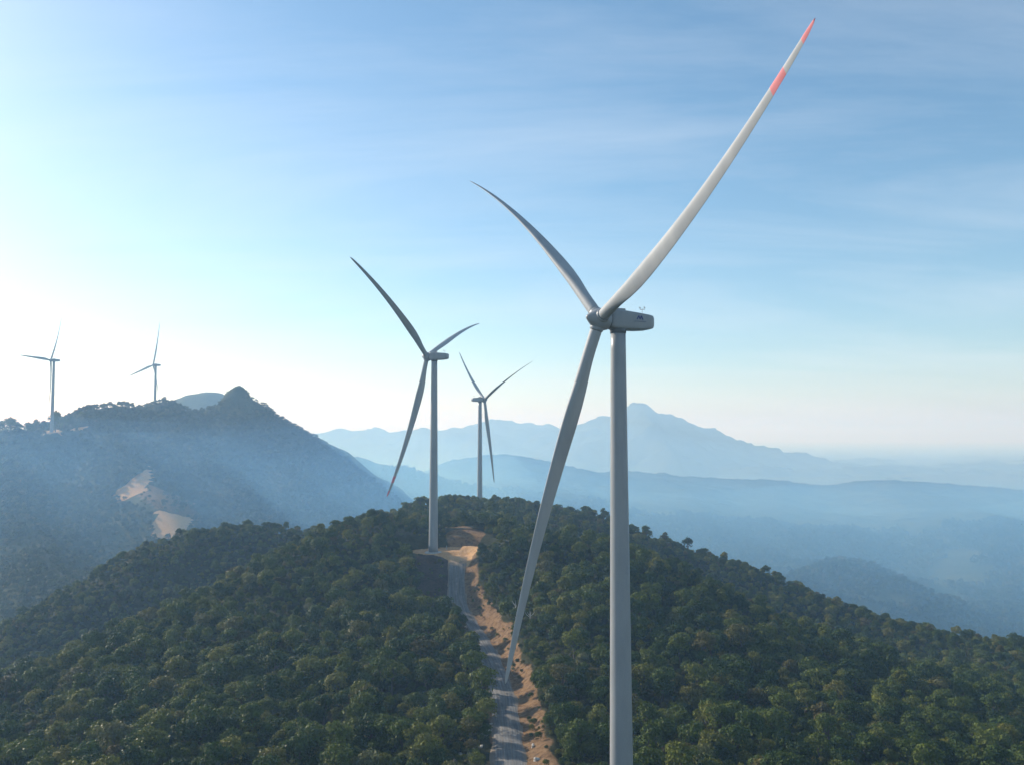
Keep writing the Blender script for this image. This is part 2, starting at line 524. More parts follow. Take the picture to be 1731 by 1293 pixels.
def grid_mesh(name, xs, ys, zfun, mat, attrs_fun=None):
    X, Y = np.meshgrid(xs, ys)
    Z = zfun(X, Y)
    nx, ny = len(xs), len(ys)
    V = np.stack([X.ravel(), Y.ravel(), Z.ravel()], 1)
    i = np.arange(nx - 1)[None, :] + np.arange(ny - 1)[:, None] * nx
    Fq = np.stack([i, i + 1, i + 1 + nx, i + nx], -1).reshape(-1, 4)
    me = bpy.data.meshes.new(name)
    me.vertices.add(len(V)); me.vertices.foreach_set('co', V.astype(np.float32).ravel())
    me.loops.add(Fq.size); me.loops.foreach_set('vertex_index', Fq.astype(np.int32).ravel())
    me.polygons.add(len(Fq))
    me.polygons.foreach_set('loop_start', np.arange(0, Fq.size, 4, dtype=np.int32))
    me.polygons.foreach_set('use_smooth', np.ones(len(Fq), dtype=bool))
    me.update(calc_edges=True)
    me.validate()
    me.materials.append(mat)
    if attrs_fun:
        for k, a in attrs_fun(X, Y).items():
            at = me.attributes.new(k, 'FLOAT', 'POINT')
            at.data.foreach_set('value', a.ravel().astype(np.float32))
    o = bpy.data.objects.new(name, me)
    COL.objects.link(o)
    return o, X, Y, Z


FLOOR = -300.0
xs = np.concatenate([np.arange(-560, -70, 6.0), np.arange(-70, 60, 1.6), np.arange(60, 620, 6.0)])
ys = np.concatenate([np.arange(-40, 180, 8.0), np.arange(180, 520, 2.0), np.arange(520, 1080, 6.0)])


def near_z(X, Y):
    z = ground(X, Y)
    e = np.maximum(np.abs(X - 20) - 440, np.maximum(Y - 960, 30 - Y))
    return z - smooth01(e / 110.0) * (z + 330)


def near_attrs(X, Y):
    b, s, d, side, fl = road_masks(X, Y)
    return {'bank': b, 'sand': s, 'shaded_fill': fl}


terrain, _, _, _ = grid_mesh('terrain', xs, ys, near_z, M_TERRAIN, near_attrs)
tag(terrain, 'steep forested ridge with an eroded brown cutting beside the track', kind='structure')

# the plain: one sheet out to the horizon
gx = np.concatenate([np.arange(-40000, -3000, 1000.), np.arange(-3000, 3001, 250.), np.arange(4000, 40001, 1000.)])
gy = np.concatenate([np.arange(-3000, 0, 500.), np.arange(0, 6001, 250.), np.arange(7000, 42001, 1000.)])
plain, _, _, _ = grid_mesh('ground', gx, gy, lambda X, Y: FLOOR + 4 * fbm(X, Y, 900, 3, 5), M_PLAIN)
tag(plain, 'hazy wooded plain reaching the horizon', kind='structure')

# the track itself
rv, rf, ruv = [], [], []
us = [-1, -0.62, -0.2, 0.2, 0.62, 1]
Tn = np.gradient(RD[:, :2], axis=0); Tn /= np.linalg.norm(Tn, axis=1)[:, None]
Lc = np.concatenate([[0], np.cumsum(np.linalg.norm(np.diff(RD, axis=0), axis=1))])
Lc += 410.0 - Lc[-1]      # so that the top of the ramp is at 410
for i, p in enumerate(RD):
    nx_, ny_ = Tn[i][1], -Tn[i][0]
    for u in us:
        w = u * (ROAD_HW + 0.5 * math.sin(i * 0.7) * (abs(u) == 1))
        rv.append((p[0] + nx_ * w, p[1] + ny_ * w, p[2] + 0.12 - (0.5 if abs(u) == 1 else 0) - 0.1 * (abs(u) == 0.62)))
        ruv.append((w, Lc[i]))
k = len(us)
for i in range(len(RD) - 1):
    for j in range(k - 1):
        rf.append((i * k + j, i * k + j + 1, (i + 1) * k + j + 1, (i + 1) * k + j))
road = mesh_obj('road', rv, rf, M_ROAD, smooth=True, uvs=ruv)
tag(road, 'grey rutted track climbing the ridge to a turbine pad', kind='structure')


# ------------------------------------------------------------------ hills and mountains farther off
def hill_fun(ridges, floor, rough, seed, jag=0.0, soft=14.0):
    """ridges: list of (points (x, y, z), slope, crest radius). Height = smooth maximum of the ridges' flanks."""
    RR = [(densify(np.array(P, float), 60.0), s, r) for P, s, r in ridges]

    def f(X, Y):
        wx = X + fbm(X, Y, 240, 3, seed + 50) * 70; wy = Y + fbm(X, Y, 240, 3, seed + 60) * 70
        acc = np.zeros_like(X, dtype=float)
        acc = np.exp((np.full_like(acc, floor) - 0.0) / soft)
        base = 200.0
        zs = []
        for P, s, r in RR:
            d0, _, z0, _ = near_poly(X, Y, P)
            d1, _, z1, _ = near_poly(wx, wy, P)
            q = smooth01(d0 / 120.0)
            d = d0 * (1 - q) + d1 * q
            zs.append(z0 - (np.sqrt((s * d) ** 2 + r * r) - r))
        Zm = np.stack(zs + [np.full_like(X, floor, dtype=float)])
        mx = Zm.max(0)
        Z = mx + soft * np.log(np.exp((Zm - mx) / soft).sum(0)) - soft * 0.0
        dmin = np.min(np.stack([near_poly(X, Y, P)[0] for P, _, _ in RR]), 0)
        Z = Z + fbm(X, Y, rough * 9, 5, seed, 0.5) * rough * smooth01(dmin / 90.0) + fbm(X, Y, rough * 3.2, 4, seed + 9, 0.6) * jag
        return Z
    return f


def pts(lst, D, dz=0.0):
    """skyline pixels -> ridge points; an entry may carry its own distance"""
    out = []
    for e in lst:
        d = e[2] if len(e) > 2 else D
        x, y, z = ray(e[0], e[1], d)
        out.append((x, y, z + dz))
    return out


CR = -6.0     # canopy above the ground on the wooded hills
left_ridge = pts([(-700, 800, 1300), (-350, 762, 1290), (-100, 736, 1280), (0, 730, 1275), (81, 726, 1275), (129, 704, 1330), (152, 690, 1380), (194, 680, 1420), (236, 687, 1440), (262, 682, 1460), (278, 677, 1465),
                  (307, 689, 1470), (340, 690, 1475), (372, 683, 1480), (422, 675, 1480), (442, 679, 1475), (469, 699, 1470), (518, 728, 1460), (560, 767, 1440), (610, 800, 1420), (680, 850, 1400), (760, 900, 1380)], 1400, CR)
peak = pts([(387, 656, 1482), (394, 650, 1483), (402, 647, 1484), (409, 649, 1484), (415, 655, 1484)], 1484, -1)
spurs = [
    pts([(420, 672, 1480), (470, 740, 1380), (500, 800, 1270), (560, 860, 1180)], 1300, CR - 8),
    pts([(278, 680, 1460), (300, 720, 1380), (330, 770, 1250), (400, 830, 1130), (470, 890, 1040)], 1300, CR),
    pts([(152, 692, 1380), (200, 740, 1260), (240, 790, 1130), (270, 850, 1030), (310, 905, 960)], 1300, CR),
    pts([(0, 735, 1275), (20, 800, 1120), (60, 880, 980), (90, 950, 880)], 1300, CR),
    pts([(-250, 760, 1285), (-220, 850, 1080), (-180, 950, 900)], 1300, CR),
]
hill_ridges = [(left_ridge, 0.62, 12.0), (peak, 1.9, 2.0)] + [(s, 0.55, 12.0) for s in spurs]
hill_z0 = hill_fun(hill_ridges, FLOOR - 10, 24, 11, jag=5, soft=7.0)
T4P = (-672.4, 1255.5); T5P = (-618.4, 1485.4)
T4B, T5B = 110.03 - 105.0, 121.94 - 105.0


def hill_z(X, Y):
    z = hill_z0(X, Y)
    for (bx, by), bz, r0, r1 in ((T4P, T4B, 10, 26), (T5P, T5B, 10, 24)):
        d = np.hypot(X - bx, Y - by)
        z = z + (bz - z) * (1 - smooth01((d - r0) / (r1 - r0)))
    e = np.maximum(np.maximum(-1500 - X, X - 60), np.maximum(Y - 1950, 760 - Y))
    return z - smooth01(e / 100.0) * (z + 330)


# bare ground on the hill, as outlines in plan: cut earth by the landslip, the track to the far turbine, grass dome
def px_poly(lst):
    return [ray(*e)[:2] for e in lst]


def in_poly(X, Y, P):
    c = np.zeros(X.shape, bool)
    n = len(P)
    for i in range(n):
        x0, y0 = P[i]; x1, y1 = P[(i + 1) % n]
        hit = (y0 > Y) != (y1 > Y)
        xi = (x1 - x0) * (Y - y0) / ((y1 - y0) + 1e-12) + x0
        c ^= hit & (X < xi)
    return c


def seen_pixel(X, Y, Z):
    c, s = math.cos(PITCH), math.sin(PITCH)
    d = Y * c + Z * s
    return CX + F * X / d, CY - F * (-Y * s + Z * c) / d


BARE_HILL = [  # ground scars on the hillside, outlined on the slope
    [(190, 834), (228, 806), (256, 786), (256, 815), (240, 833), (202, 846)],
    [(268, 860), (330, 877), (320, 892), (308, 908), (256, 908), (258, 884)],
    [(112, 726), (150, 719), (158, 721), (125, 729)],
    [(70, 728), (100, 726), (104, 731), (76, 733)],
]


def hill_attrs(X, Y):
    Z = hill_z(X, Y)
    px, py = seen_pixel(X, Y, Z)
    b = np.zeros(X.shape); s = np.zeros(X.shape)
    for P in BARE_HILL:
        s = np.maximum(s, in_poly(px, py, P) * 1.0)
    b = np.maximum(b, in_poly(px, py, [(250, 815), (330, 850), (345, 885), (325, 880), (268, 862), (225, 842)]) * 0.55)
    return {'bank': b, 'sand': s}


hxs = np.arange(-1600, 160.1, 7.0); hys = np.arange(660, 2051, 7.0)
hill, HX, HY, HZ = grid_mesh('hill', hxs, hys, hill_z, M_HILL, hill_attrs)
tag(hill, 'hazy wooded hill with a rocky knob on its crest and pale earth scars', kind='structure')


def canopy_grain(X, Y, size, amp, seed):
    return np.abs(fbm(X, Y, size, 3, seed, 0.6)) * amp


# grassy dome behind the rocky knob
dome_z0 = hill_fun([(pts([(240, 700), (300, 676), (325, 665.5), (345, 664), (372, 666), (420, 690), (480, 730)], 2600, 0), 0.5, 10)], FLOOR - 10, 16, 71, jag=7)
dome, _, _, _ = grid_mesh('hill', np.arange(-1750, -250, 14.0), np.arange(2000, 3200, 14.0), dome_z0,
                          far_mat('grassy_slope', (0.07, 0.085, 0.05), (0.11, 0.115, 0.07), 0.02))
tag(dome, 'pale grassy dome behind the rocky knob', kind='structure')

# wooded valley hills
mid_ridges = [
    (pts([(480, 770), (575, 773), (605, 770), (640, 783), (690, 790), (722, 800), (800, 820)], 2100, CR), 0.34, 20),
    (pts([(680, 812), (722, 800), (750, 783), (790, 776), (850, 770), (900, 777), (960, 792), (1020, 806)], 2700, CR), 0.30, 30),
    (pts([(900, 806), (1000, 800), (1060, 801), (1169, 804), (1230, 808), (1296, 813), (1401, 821), (1455, 815), (1507, 813), (1591, 817), (1731, 826), (1900, 838), (2200, 846)], 3000, CR), 0.20, 30),
    (pts([(1060, 802, 3000), (1100, 830, 2500), (1160, 870, 2050), (1230, 930, 1700)], 2500, CR), 0.24, 18),
    (pts([(1500, 815, 3000), (1540, 840, 2550), (1640, 880, 2100), (1760, 930, 1750)], 2500, CR), 0.20, 18),
    (pts([(1330, 975, 1330), (1390, 955, 1420), (1430, 945, 1500), (1465, 948, 1540), (1540, 985, 1540), (1620, 1020, 1520)], 1500, CR), 0.42, 10),
    (pts([(1290, 815, 3000), (1300, 850, 2450), (1290, 885, 2050)], 2500, CR), 0.24, 18),
    (pts([(850, 772, 2700), (870, 810, 2300), (900, 850, 1900)], 2300, CR), 0.26, 18),
    (pts([(-700, 790), (-300, 770), (0, 765), (300, 760)], 2600, 0), 0.3, 30),
]
mid_f = hill_fun(mid_ridges, FLOOR, 26, 23)
VX, VY = (-2600, 3000), (1000, 4300)


def mid_z(X, Y):
    z = mid_f(X, Y)
    z = z + canopy_grain(X, Y, 22, 9.0, 91) * smooth01((Y - 1500) / 400)
    e = np.maximum(np.maximum(VX[0] + 250 - X, X - VX[1] + 250), np.maximum(Y - VY[1] + 250, VY[0] + 120 - Y))
    return z - smooth01(e / 200.0) * (z + 330)


mxs = np.arange(VX[0], VX[1], 13.0); mys = np.concatenate([np.arange(VY[0], 2000, 9.0), np.arange(2000, VY[1], 14.0)])
valley, MX, MY, MZ = grid_mesh('hills', mxs, mys, mid_z, M_FAR)
tag(valley, 'low wooded hills and valley fading to blue in the haze', kind='structure')

far1 = hill_fun([(pts([(860, 760), (930, 735), (975, 722), (1010, 713), (1050, 702), (1066, 691), (1078, 685), (1090, 684), (1101, 693), (1112, 705), (1160, 716), (1220, 738), (1280, 768), (1340, 793), (1400, 805), (1500, 815), (1700, 825)], 7800), 0.33, 9),
                 (pts([(1086, 694, 7800), (1120, 745, 7050), (1150, 800, 6300)], 7200), 0.3, 20),
                 (pts([(1010, 715, 7800), (990, 760, 7050), (960, 800, 6450)], 7200), 0.3, 20)], FLOOR, 60, 31, jag=60)
mt1, _, _, _ = grid_mesh('mountain', np.arange(-900, 5000, 36.0), np.arange(6000, 9600, 36.0), far1, M_FAR)
tag(mt1, 'pale blue mountain with a pointed summit fading into the haze', kind='structure')
far2 = hill_fun([(pts([(200, 760), (420, 738), (530, 734), (590, 729), (640, 724), (662, 729), (740, 726), (800, 721), (830, 714), (855, 712), (900, 719), (945, 724), (1000, 735), (1080, 770), (1180, 800)], 8400), 0.30, 24)], FLOOR, 60, 37, jag=60)
mt2, _, _, _ = grid_mesh('mountain', np.arange(-4800, 2600, 40.0), np.arange(6900, 10200, 40.0), far2, M_FAR)
tag(mt2, 'long pale blue mountain range low on the horizon', kind='structure')
far3 = hill_fun([(pts([(1150, 815), (1300, 806), (1400, 801), (1480, 799), (1580, 803), (1731, 800), (1900, 806), (2200, 815)], 11000), 0.1, 30)], FLOOR, 40, 41)
mt3, _, _, _ = grid_mesh('hills', np.arange(1700, 12000, 80.0), np.arange(10000, 12500, 80.0), far3, M_FAR)
tag(mt3, 'faint low hills almost lost in the haze', kind='structure')


# ------------------------------------------------------------------ trees
def crown_mesh(name, seed, height, rad, n_leaf, leaf, mats, lobes=7, airy=0.0, trunk=True, base=0.3):
    """A broadleaf crown: leaf-sprays scattered over several lobes. One mesh; trunk and limbs in the second slot when asked."""
    rng = np.random.default_rng(seed)
    V, Fc, mi = [], [], []
    L = []
    for i in range(lobes):
        a = rng.uniform(0, 2 * np.pi); q = math.sqrt(rng.uniform(0.02, 1)) * rad * (0.62 + 0.15 * airy)
        zc = height * (base + (0.86 - base) * (1 - (q / rad) ** 2 * 0.6) * rng.uniform(0.72, 1.0))
        r = rad * rng.uniform(0.34, 0.56) * (1 - 0.25 * airy)
        L.append((q * math.cos(a), q * math.sin(a), zc, r, r * rng.uniform(0.6, 0.85)))
    L.append((0, 0, height * 0.8, rad * 0.5, rad * 0.4))
    if airy < 0.5:
        L.append((0, 0, height * (base + 0.18), rad * 0.8, height * 0.26))
    wt = np.array([l[3] ** 2 for l in L]); wt /= wt.sum()
    pick = rng.choice(len(L), n_leaf, p=wt)
    for li in pick:
        cx, cy, cz, r, rz = L[li]
        d = rng.normal(size=3); d /= np.linalg.norm(d)
        if d[2] < -0.35: d[2] = -d[2] * 0.6
        rr = rng.uniform(0.75, 1.08) if rng.random() > airy * 0.4 else rng.uniform(0.2, 1.0)
        p = np.array([cx + d[0] * r * rr, cy + d[1] * r * rr, cz + d[2] * rz * rr])
        nrm = d + rng.normal(size=3) * 0.55; nrm /= np.linalg.norm(nrm)
        t = np.cross(nrm, rng.normal(size=3)); t /= np.linalg.norm(t)
        b = np.cross(nrm, t)
        s = leaf * rng.uniform(0.55, 1.25)
        k0 = len(V)
        bend = nrm * s * 0.22
        for (u, w, h) in ((-1, -0.2, 0), (-0.1, -0.75, 1), (1, 0.1, 0), (0.15, 0.8, 1)):
            V.append(p + t * s * u + b * s * w * 0.8 - bend * h * 0)
        Fc.append((k0, k0 + 1, k0 + 2, k0 + 3)); mi.append(0)
    if trunk:
        tv, tf = trunk_geo(rng, height, rad, L)
        k0 = len(V)
        V += tv; Fc += [tuple(i + k0 for i in f) for f in tf]; mi += [1] * len(tf)
    me = bpy.data.meshes.new(name)
    me.from_pydata([tuple(v) for v in V], [], Fc)
    for m in mats: me.materials.append(m)
    me.polygons.foreach_set('material_index', np.array(mi, dtype=np.int32))
    me.update()
    return me, L, rng


def tube(path, radii, n=6):
    V, Fc = [], []
    path = [np.array(p, float) for p in path]
    for i, (p, r) in enumerate(zip(path, radii)):
        d = path[min(i + 1, len(path) - 1)] - path[max(i - 1, 0)]
        d /= np.linalg.norm(d) + 1e-9
        u = np.cross(d, (0.3, 0.9, 0.1)); u /= np.linalg.norm(u)
        w = np.cross(d, u)
        for k in range(n):
            a = 2 * math.pi * k / n
            V.append(p + u * r * math.cos(a) + w * r * math.sin(a))
    for i in range(len(path) - 1):
        for k in range(n):
            Fc.append((i * n + k, i * n + (k + 1) % n, (i + 1) * n + (k + 1) % n, (i + 1) * n + k))
    Fc.append(tuple(range(n))[::-1]); Fc.append(tuple((len(path) - 1) * n + k for k in range(n)))
    return V, Fc


def trunk_geo(rng, height, rad, L):
    V, Fc = [], []
    def add(path, radii, n=6):
        v, f = tube(path, radii, n)
        k = len(V); V.extend(v); Fc.extend([tuple(i + k for i in q) for q in f])
    b = 0.035 * height
    bx, by = rng.normal(size=2) * 0.03 * height
    fork = np.array([bx, by, height * 0.38])
    add([(0, 0, -1.2), (0, 0, 0.1), fork * (0.6, 0.6, 0.55), fork, (bx * 1.3, by * 1.3, height * 0.75)], [b * 1.5, b * 1.15, b * 0.9, b * 0.75, b * 0.2], 7)
    for l in L[:6]:
        m = (fork + np.array(l[:3])) / 2 + np.array([0, 0, -0.04 * height])
        add([fork, m, l[:3]], [b * 0.5, b * 0.32, b * 0.1], 5)
    return V, Fc


N_VAR = 12
CROWNS, TRUNKS, PROTO_NEAR = [], [], []
near_protos = bpy.data.collections.new('canopy_kinds')
far_protos = bpy.data.collections.new('hillside_canopy_kinds')
for i in range(N_VAR):
    rng0 = np.random.default_rng(100 + i)
    h = 8.2 * rng0.uniform(0.85, 1.15); rd = 3.1 * rng0.uniform(0.72, 1.3)
    me, L, rg = crown_mesh('crown', 200 + i, h, rd, 1300, 0.3, [M_LEAF, M_BARK], lobes=int(rng0.integers(6, 11)), trunk=False, base=0.34)
    CROWNS.append(me)
    tv, tf = trunk_geo(np.random.default_rng(300 + i), h, rd, L)
    tm = bpy.data.meshes.new('trunk'); tm.from_pydata([tuple(v) for v in tv], [], tf); tm.materials.append(M_BARK); tm.update()
    TRUNKS.append(tm)
    o = bpy.data.objects.new('canopy_tree', me); near_protos.objects.link(o)
for i in range(6):
    rng0 = np.random.default_rng(500 + i)
    me, L, rg = crown_mesh('hillside_crown', 600 + i, 9.0 * rng0.uniform(0.85, 1.15), 4.2 * rng0.uniform(0.85, 1.2), 170, 0.95, [M_LEAF_FAR, M_BARK], lobes=6, trunk=False, base=0.3)
    o = bpy.data.objects.new('hillside_tree', me); far_protos.objects.link(o)


def scatter(x0, x1, y0, y1, step, seed, margin=230, top=-60):
    """jittered grid of tree feet inside what the photograph (and a step beside it) can see"""
    rng = np.random.default_rng(seed)
    gx = np.arange(x0, x1, step); gy = np.arange(y0, y1, step)
    X, Y = np.meshgrid(gx, gy)
    X = X + rng.uniform(-0.46, 0.46, X.shape) * step; Y = Y + rng.uniform(-0.46, 0.46, Y.shape) * step
    X, Y = X.ravel(), Y.ravel()
    px = CX + F * X / np.maximum(Y, 1)
    k = (px > -margin) & (px < 1731 + margin)
    return X[k], Y[k], rng


def stuff_forest(name, P, sc, rz, idx, coll, label):
    me = bpy.data.meshes.new(name)
    me.from_pydata([tuple(p) for p in P], [], [])
    for nm, a, ty in (('size', sc, 'FLOAT'), ('turn', rz, 'FLOAT'), ('pick', idx, 'INT')):
        at = me.attributes.new(nm, ty, 'POINT')
        at.data.foreach_set('value', np.asarray(a, dtype=np.int32 if ty == 'INT' else np.float32))
    o = link(bpy.data.objects.new(name, me))
    ng = bpy.data.node_groups.new(name + '_scatter', 'GeometryNodeTree')
    ng.interface.new_socket('Geometry', in_out='INPUT', socket_type='NodeSocketGeometry')
    ng.interface.new_socket('Geometry', in_out='OUTPUT', socket_type='NodeSocketGeometry')
    n, l = ng.nodes, ng.links
    gi = n.new('NodeGroupInput'); go = n.new('NodeGroupOutput')
    ci = n.new('GeometryNodeCollectionInfo')
    ci.inputs['Collection'].default_value = coll
    ci.inputs['Separate Children'].default_value = True
    ci.inputs['Reset Children'].default_value = True
    ip = n.new('GeometryNodeInstanceOnPoints')
    ip.inputs['Pick Instance'].default_value = True
    def attr(nm, ty):
        a = n.new('GeometryNodeInputNamedAttribute'); a.data_type = ty; a.inputs['Name'].default_value = nm
        return a.outputs['Attribute']
    cx = n.new('ShaderNodeCombineXYZ')
    l.new(attr('turn', 'FLOAT'), cx.inputs['Z'])
    l.new(gi.outputs[0], ip.inputs['Points'])
    l.new(ci.outputs[0], ip.inputs['Instance'])
    l.new(attr('pick', 'INT'), ip.inputs['Instance Index'])
    l.new(cx.outputs[0], ip.inputs['Rotation'])
    l.new(attr('size', 'FLOAT'), ip.inputs['Scale'])
    l.new(ip.outputs[0], go.inputs[0])
    md = o.modifiers.new('scatter', 'NODES'); md.node_group = ng
    tag(o, label, 'forest', kind='stuff')
    return o


# near ridge
X, Y, rng = scatter(-480, 560, 120, 930, 2.65, 1)
bank, sand, rd_, side_, shaded_fill_ = road_masks(X, Y)
keep = ((bank < 0.35) | ((side_ < 0) & (rd_ > ROAD_HW + 1.6) & (Y < 400) & (Y > 238))) & (sand < 0.05) & (rd_ > ROAD_HW + np.where(side_ < 0, 1.2, 2.6))
keep &= ~((side_ < 0) & (Y < 238) & (rd_ < 7.4))
for bx, by, r in ((T1B[0], T1B[1], 7), (T2B[0], T2B[1], 9), (T3B[0], T3B[1], 8)):
    keep &= np.hypot(X - bx, Y - by) > r
# keep the sight lines to the pad and the foot of its tower open, as on the site
keep &= ~((X > -47) & (X < -18) & (Y > 396) & (Y < 462) & (side_ > -2) & (rd_ < 7.5))
keep &= ~((pad_dist(X, Y) < 1.45))
keep &= shaded_fill_ < 0.35
scrub = (side_ > 0) & (bank >= 0.35) & (rd_ > ROAD_HW + 2.0) & (Y < 440) & (rng.random(len(X)) < 0.25) & (sand < 0.05)
scrub |= (shaded_fill_ >= 0.35) & (rd_ > ROAD_HW + 1.5) & (rng.random(len(X)) < 0.3) & (pad_dist(X, Y) > 1.3)
keep |= scrub
X, Y = X[keep], Y[keep]
scrub = scrub[keep]
Z = near_z(X, Y)
clump = fbm(X, Y, 26, 3, 77)
SC = np.clip(0.45 + clump * 0.4 + np.abs(rng.normal(size=len(X))) ** 1.7 * 0.25 - 0.08, 0.3, 1.5)
SC = SC * 0.97
SC *= 1 - 0.45 * (1 - smooth01((pad_dist(X, Y) - 1.4) / 1.0)) * (X > -54)
SC *= 1 - 0.22 * smooth01((Y - 330) / 250)
edge = np.where(side_[keep] < 0, 1.0, np.clip((rd_[keep] - 6) / 10, 0, 1))
SC *= 0.62 + 0.38 * edge
SC = np.where(scrub, rng.uniform(0.14, 0.4, len(X)), SC)
RZ = rng.uniform(0, 2 * np.pi, len(X)); ID = rng.integers(0, N_VAR, len(X))
near_px, near_py = seen_pixel(X, Y, Z + 5 * SC)
inview = (near_px > -20) & (near_px < 1751) & (near_py < 1300) & (Y > 150)
order = np.argsort(np.where(inview, -SC * 8 / np.hypot(Y, Z), 1))
single = np.zeros(len(X), bool)
single[order[:270]] = True
GRP = {-1: 'trees of the near canopy on the slope west of the track', 1: 'trees of the near canopy on the slope east of the track'}
LAB = {-1: 'dark green leafy tree in the near canopy, across the track from the nearest tower',
       1: 'dark green leafy tree in the dense canopy round the nearest tower'}
for i in np.nonzero(single)[0]:
    s = -1 if X[i] < RD[np.argmin(np.abs(RD[:, 1] - Y[i])), 0] else 1
    t = empty('tree', (X[i], Y[i], Z[i] - 0.2), RZ[i])
    t.scale = (SC[i],) * 3
    tag(t, LAB[s], 'tree', GRP[s])
    c = link(bpy.data.objects.new('crown', CROWNS[ID[i]])); c.parent = t
    c = link(bpy.data.objects.new('trunk', TRUNKS[ID[i]])); c.parent = t
r_ = ~single
stuff_forest('forest', np.stack([X, Y, Z - 0.2], 1)[r_], SC[r_], RZ[r_], ID[r_], near_protos, 'dense green forest canopy covering the near ridge')

# hill with the two farthest turbines, sloped woods and valley in the haze
X, Y, rng = scatter(-1500, 60, 700, 1560, 6.2, 2, 420)
Z = hill_z(X, Y)
px, py = seen_pixel(X, Y, Z + 2)
thin = in_poly(px, py, [(250, 812), (330, 846), (345, 885), (325, 880), (262, 862), (205, 846)])
keep = (Z > -285) & ~(thin & (rng.random(len(X)) < 0.7)) & (np.hypot((px - 402) / 17.0, (py - 655) / 12.0) > 1)
for P in BARE_HILL:
    keep &= ~in_poly(px, py, P)
knob_ = np.hypot((px - 400) / 60.0, (py - 665) / 34.0) < 1
for bx, by in (T4P, T5P):
    keep &= np.hypot(X - bx, Y - by) > 14
X, Y, Z = X[keep], Y[keep], Z[keep]
SC = np.clip(0.75 + fbm(X, Y, 40, 3, 78) * 0.5 + rng.normal(size=len(X)) * 0.15, 0.4, 1.3) * np.where(knob_[keep], 0.55, 1.0)
stuff_forest('hillside_forest', np.stack([X, Y, Z - 0.3], 1), SC, rng.uniform(0, 6.28, len(X)), rng.integers(0, 6, len(X)), far_protos, 'hazy blue green forest covering the hill with the rocky knob')
X, Y, rng = scatter(-300, 1700, 1120, 2100, 8.0, 3, 300)
Z = np.maximum(mid_z(X, Y), FLOOR)
SC = np.clip(0.85 + fbm(X, Y, 60, 3, 79) * 0.6 + rng.normal(size=len(X)) * 0.2, 0.4, 1.5)
k_ = fbm(X, Y, 120, 3, 99) > -0.33
stuff_forest('valley_forest', np.stack([X, Y, Z - 0.3], 1)[k_], SC[k_], rng.uniform(0, 6.28, k_.sum()), rng.integers(0, 6, k_.sum()), far_protos, 'blue hazy forest in the valley beyond the ridge')


# ------------------------------------------------------------------ single trees that stand out against the sky or the haze
def tree_kind(seed, h, rd, n, leaf, lobes, airy, base):
    me, L, rg = crown_mesh('crown', seed, h, rd, n, leaf, [M_LEAF, M_BARK], lobes=lobes, airy=airy, trunk=False, base=base)
    tv, tf = trunk_geo(np.random.default_rng(seed + 1), h, rd, L)
    tm = bpy.data.meshes.new('trunk'); tm.from_pydata([tuple(v) for v in tv], [], tf); tm.materials.append(M_BARK); tm.update()
    return me, tm


AIRY = [tree_kind(900, 16, 6.0, 900, 0.7, 13, 0.42, 0.22), tree_kind(910, 16, 7.5, 1100, 0.7, 15, 0.45, 0.2), tree_kind(920, 16, 4.5, 750, 0.7, 12, 0.42, 0.22)]
FULL = [tree_kind(930, 12, 4.2, 1000, 0.45, 9, 0.25, 0.35), tree_kind(940, 12, 3.2, 800, 0.45, 7, 0.35, 0.3), tree_kind(950, 12, 5.0, 1200, 0.45, 11, 0.3, 0.42)]


def lone_tree(px, top_py, D, kind, zfun, label, group, wide=1.0, sink=0.3):
    x, _, ztop = ray(px, top_py, D)
    zb = float(zfun(np.array([[x]]), np.array([[float(D)]]))[0, 0])
    h = max(5.0, ztop - zb)
    me, tm = kind
    k = h / (16.0 if kind in AIRY else 12.0)
    t = empty('tree', (x, D, zb - sink), px * 0.37)
    t.scale = (k * wide, k * wide, k)
    tag(t, label, 'tree', group)
    for nm, m in (('crown', me), ('trunk', tm)):
        o = link(bpy.data.objects.new(nm, m)); o.parent = t


G1 = 'airy trees against the sky on the far hill'
for px, py, D, kd, w, lb in [
    (18, 704, 1262, 1, 1.0, 'tallest wide airy tree at the low end of the far hill crest'),
    (4, 709, 1266, 0, 0.9, 'airy tree on the far hill crest, cut by the left edge of the picture'),
    (47, 711, 1268, 2, 1.1, 'low airy tree in the dip of the far hill crest, left of the turbine'),
    (61, 707, 1270, 0, 0.8, 'thin airy tree a little left of the foot of the level-bladed turbine'),
    (74, 708, 1272, 2, 0.9, 'slim airy tree touching the left side of the far turbine tower'),
    (95, 693, 1274, 1, 0.7, 'tall rounded airy tree just right of the level-bladed far turbine'),
    (109, 702, 1290, 0, 0.7, 'sparse airy tree second to the right of the level-bladed far turbine'),
    (120, 701, 1300, 2, 0.9, 'small airy tree third to the right of the level-bladed far turbine'),
    (31, 713, 1264, 2, 1.5, 'low broad tree on the far hill crest beside the tallest airy tree'),
    (54, 714, 1270, 0, 1.3, 'low bushy tree on the far hill crest in front of the thin airy tree'),
    (138, 694, 1340, 1, 0.9, 'bushy tree on the rising far hill crest between the two far turbines'),
    (176, 680, 1400, 0, 0.9, 'bushy tree on the round shoulder of the far hill between its turbines'),
    (255, 677, 1478, 2, 0.9, 'small tree on the crest just left of the turbine nearer the rocky knob')]:
    lone_tree(px, py, D, AIRY[kd], hill_z, lb, G1, w)
G2 = 'trees standing out on the near ridge skyline'
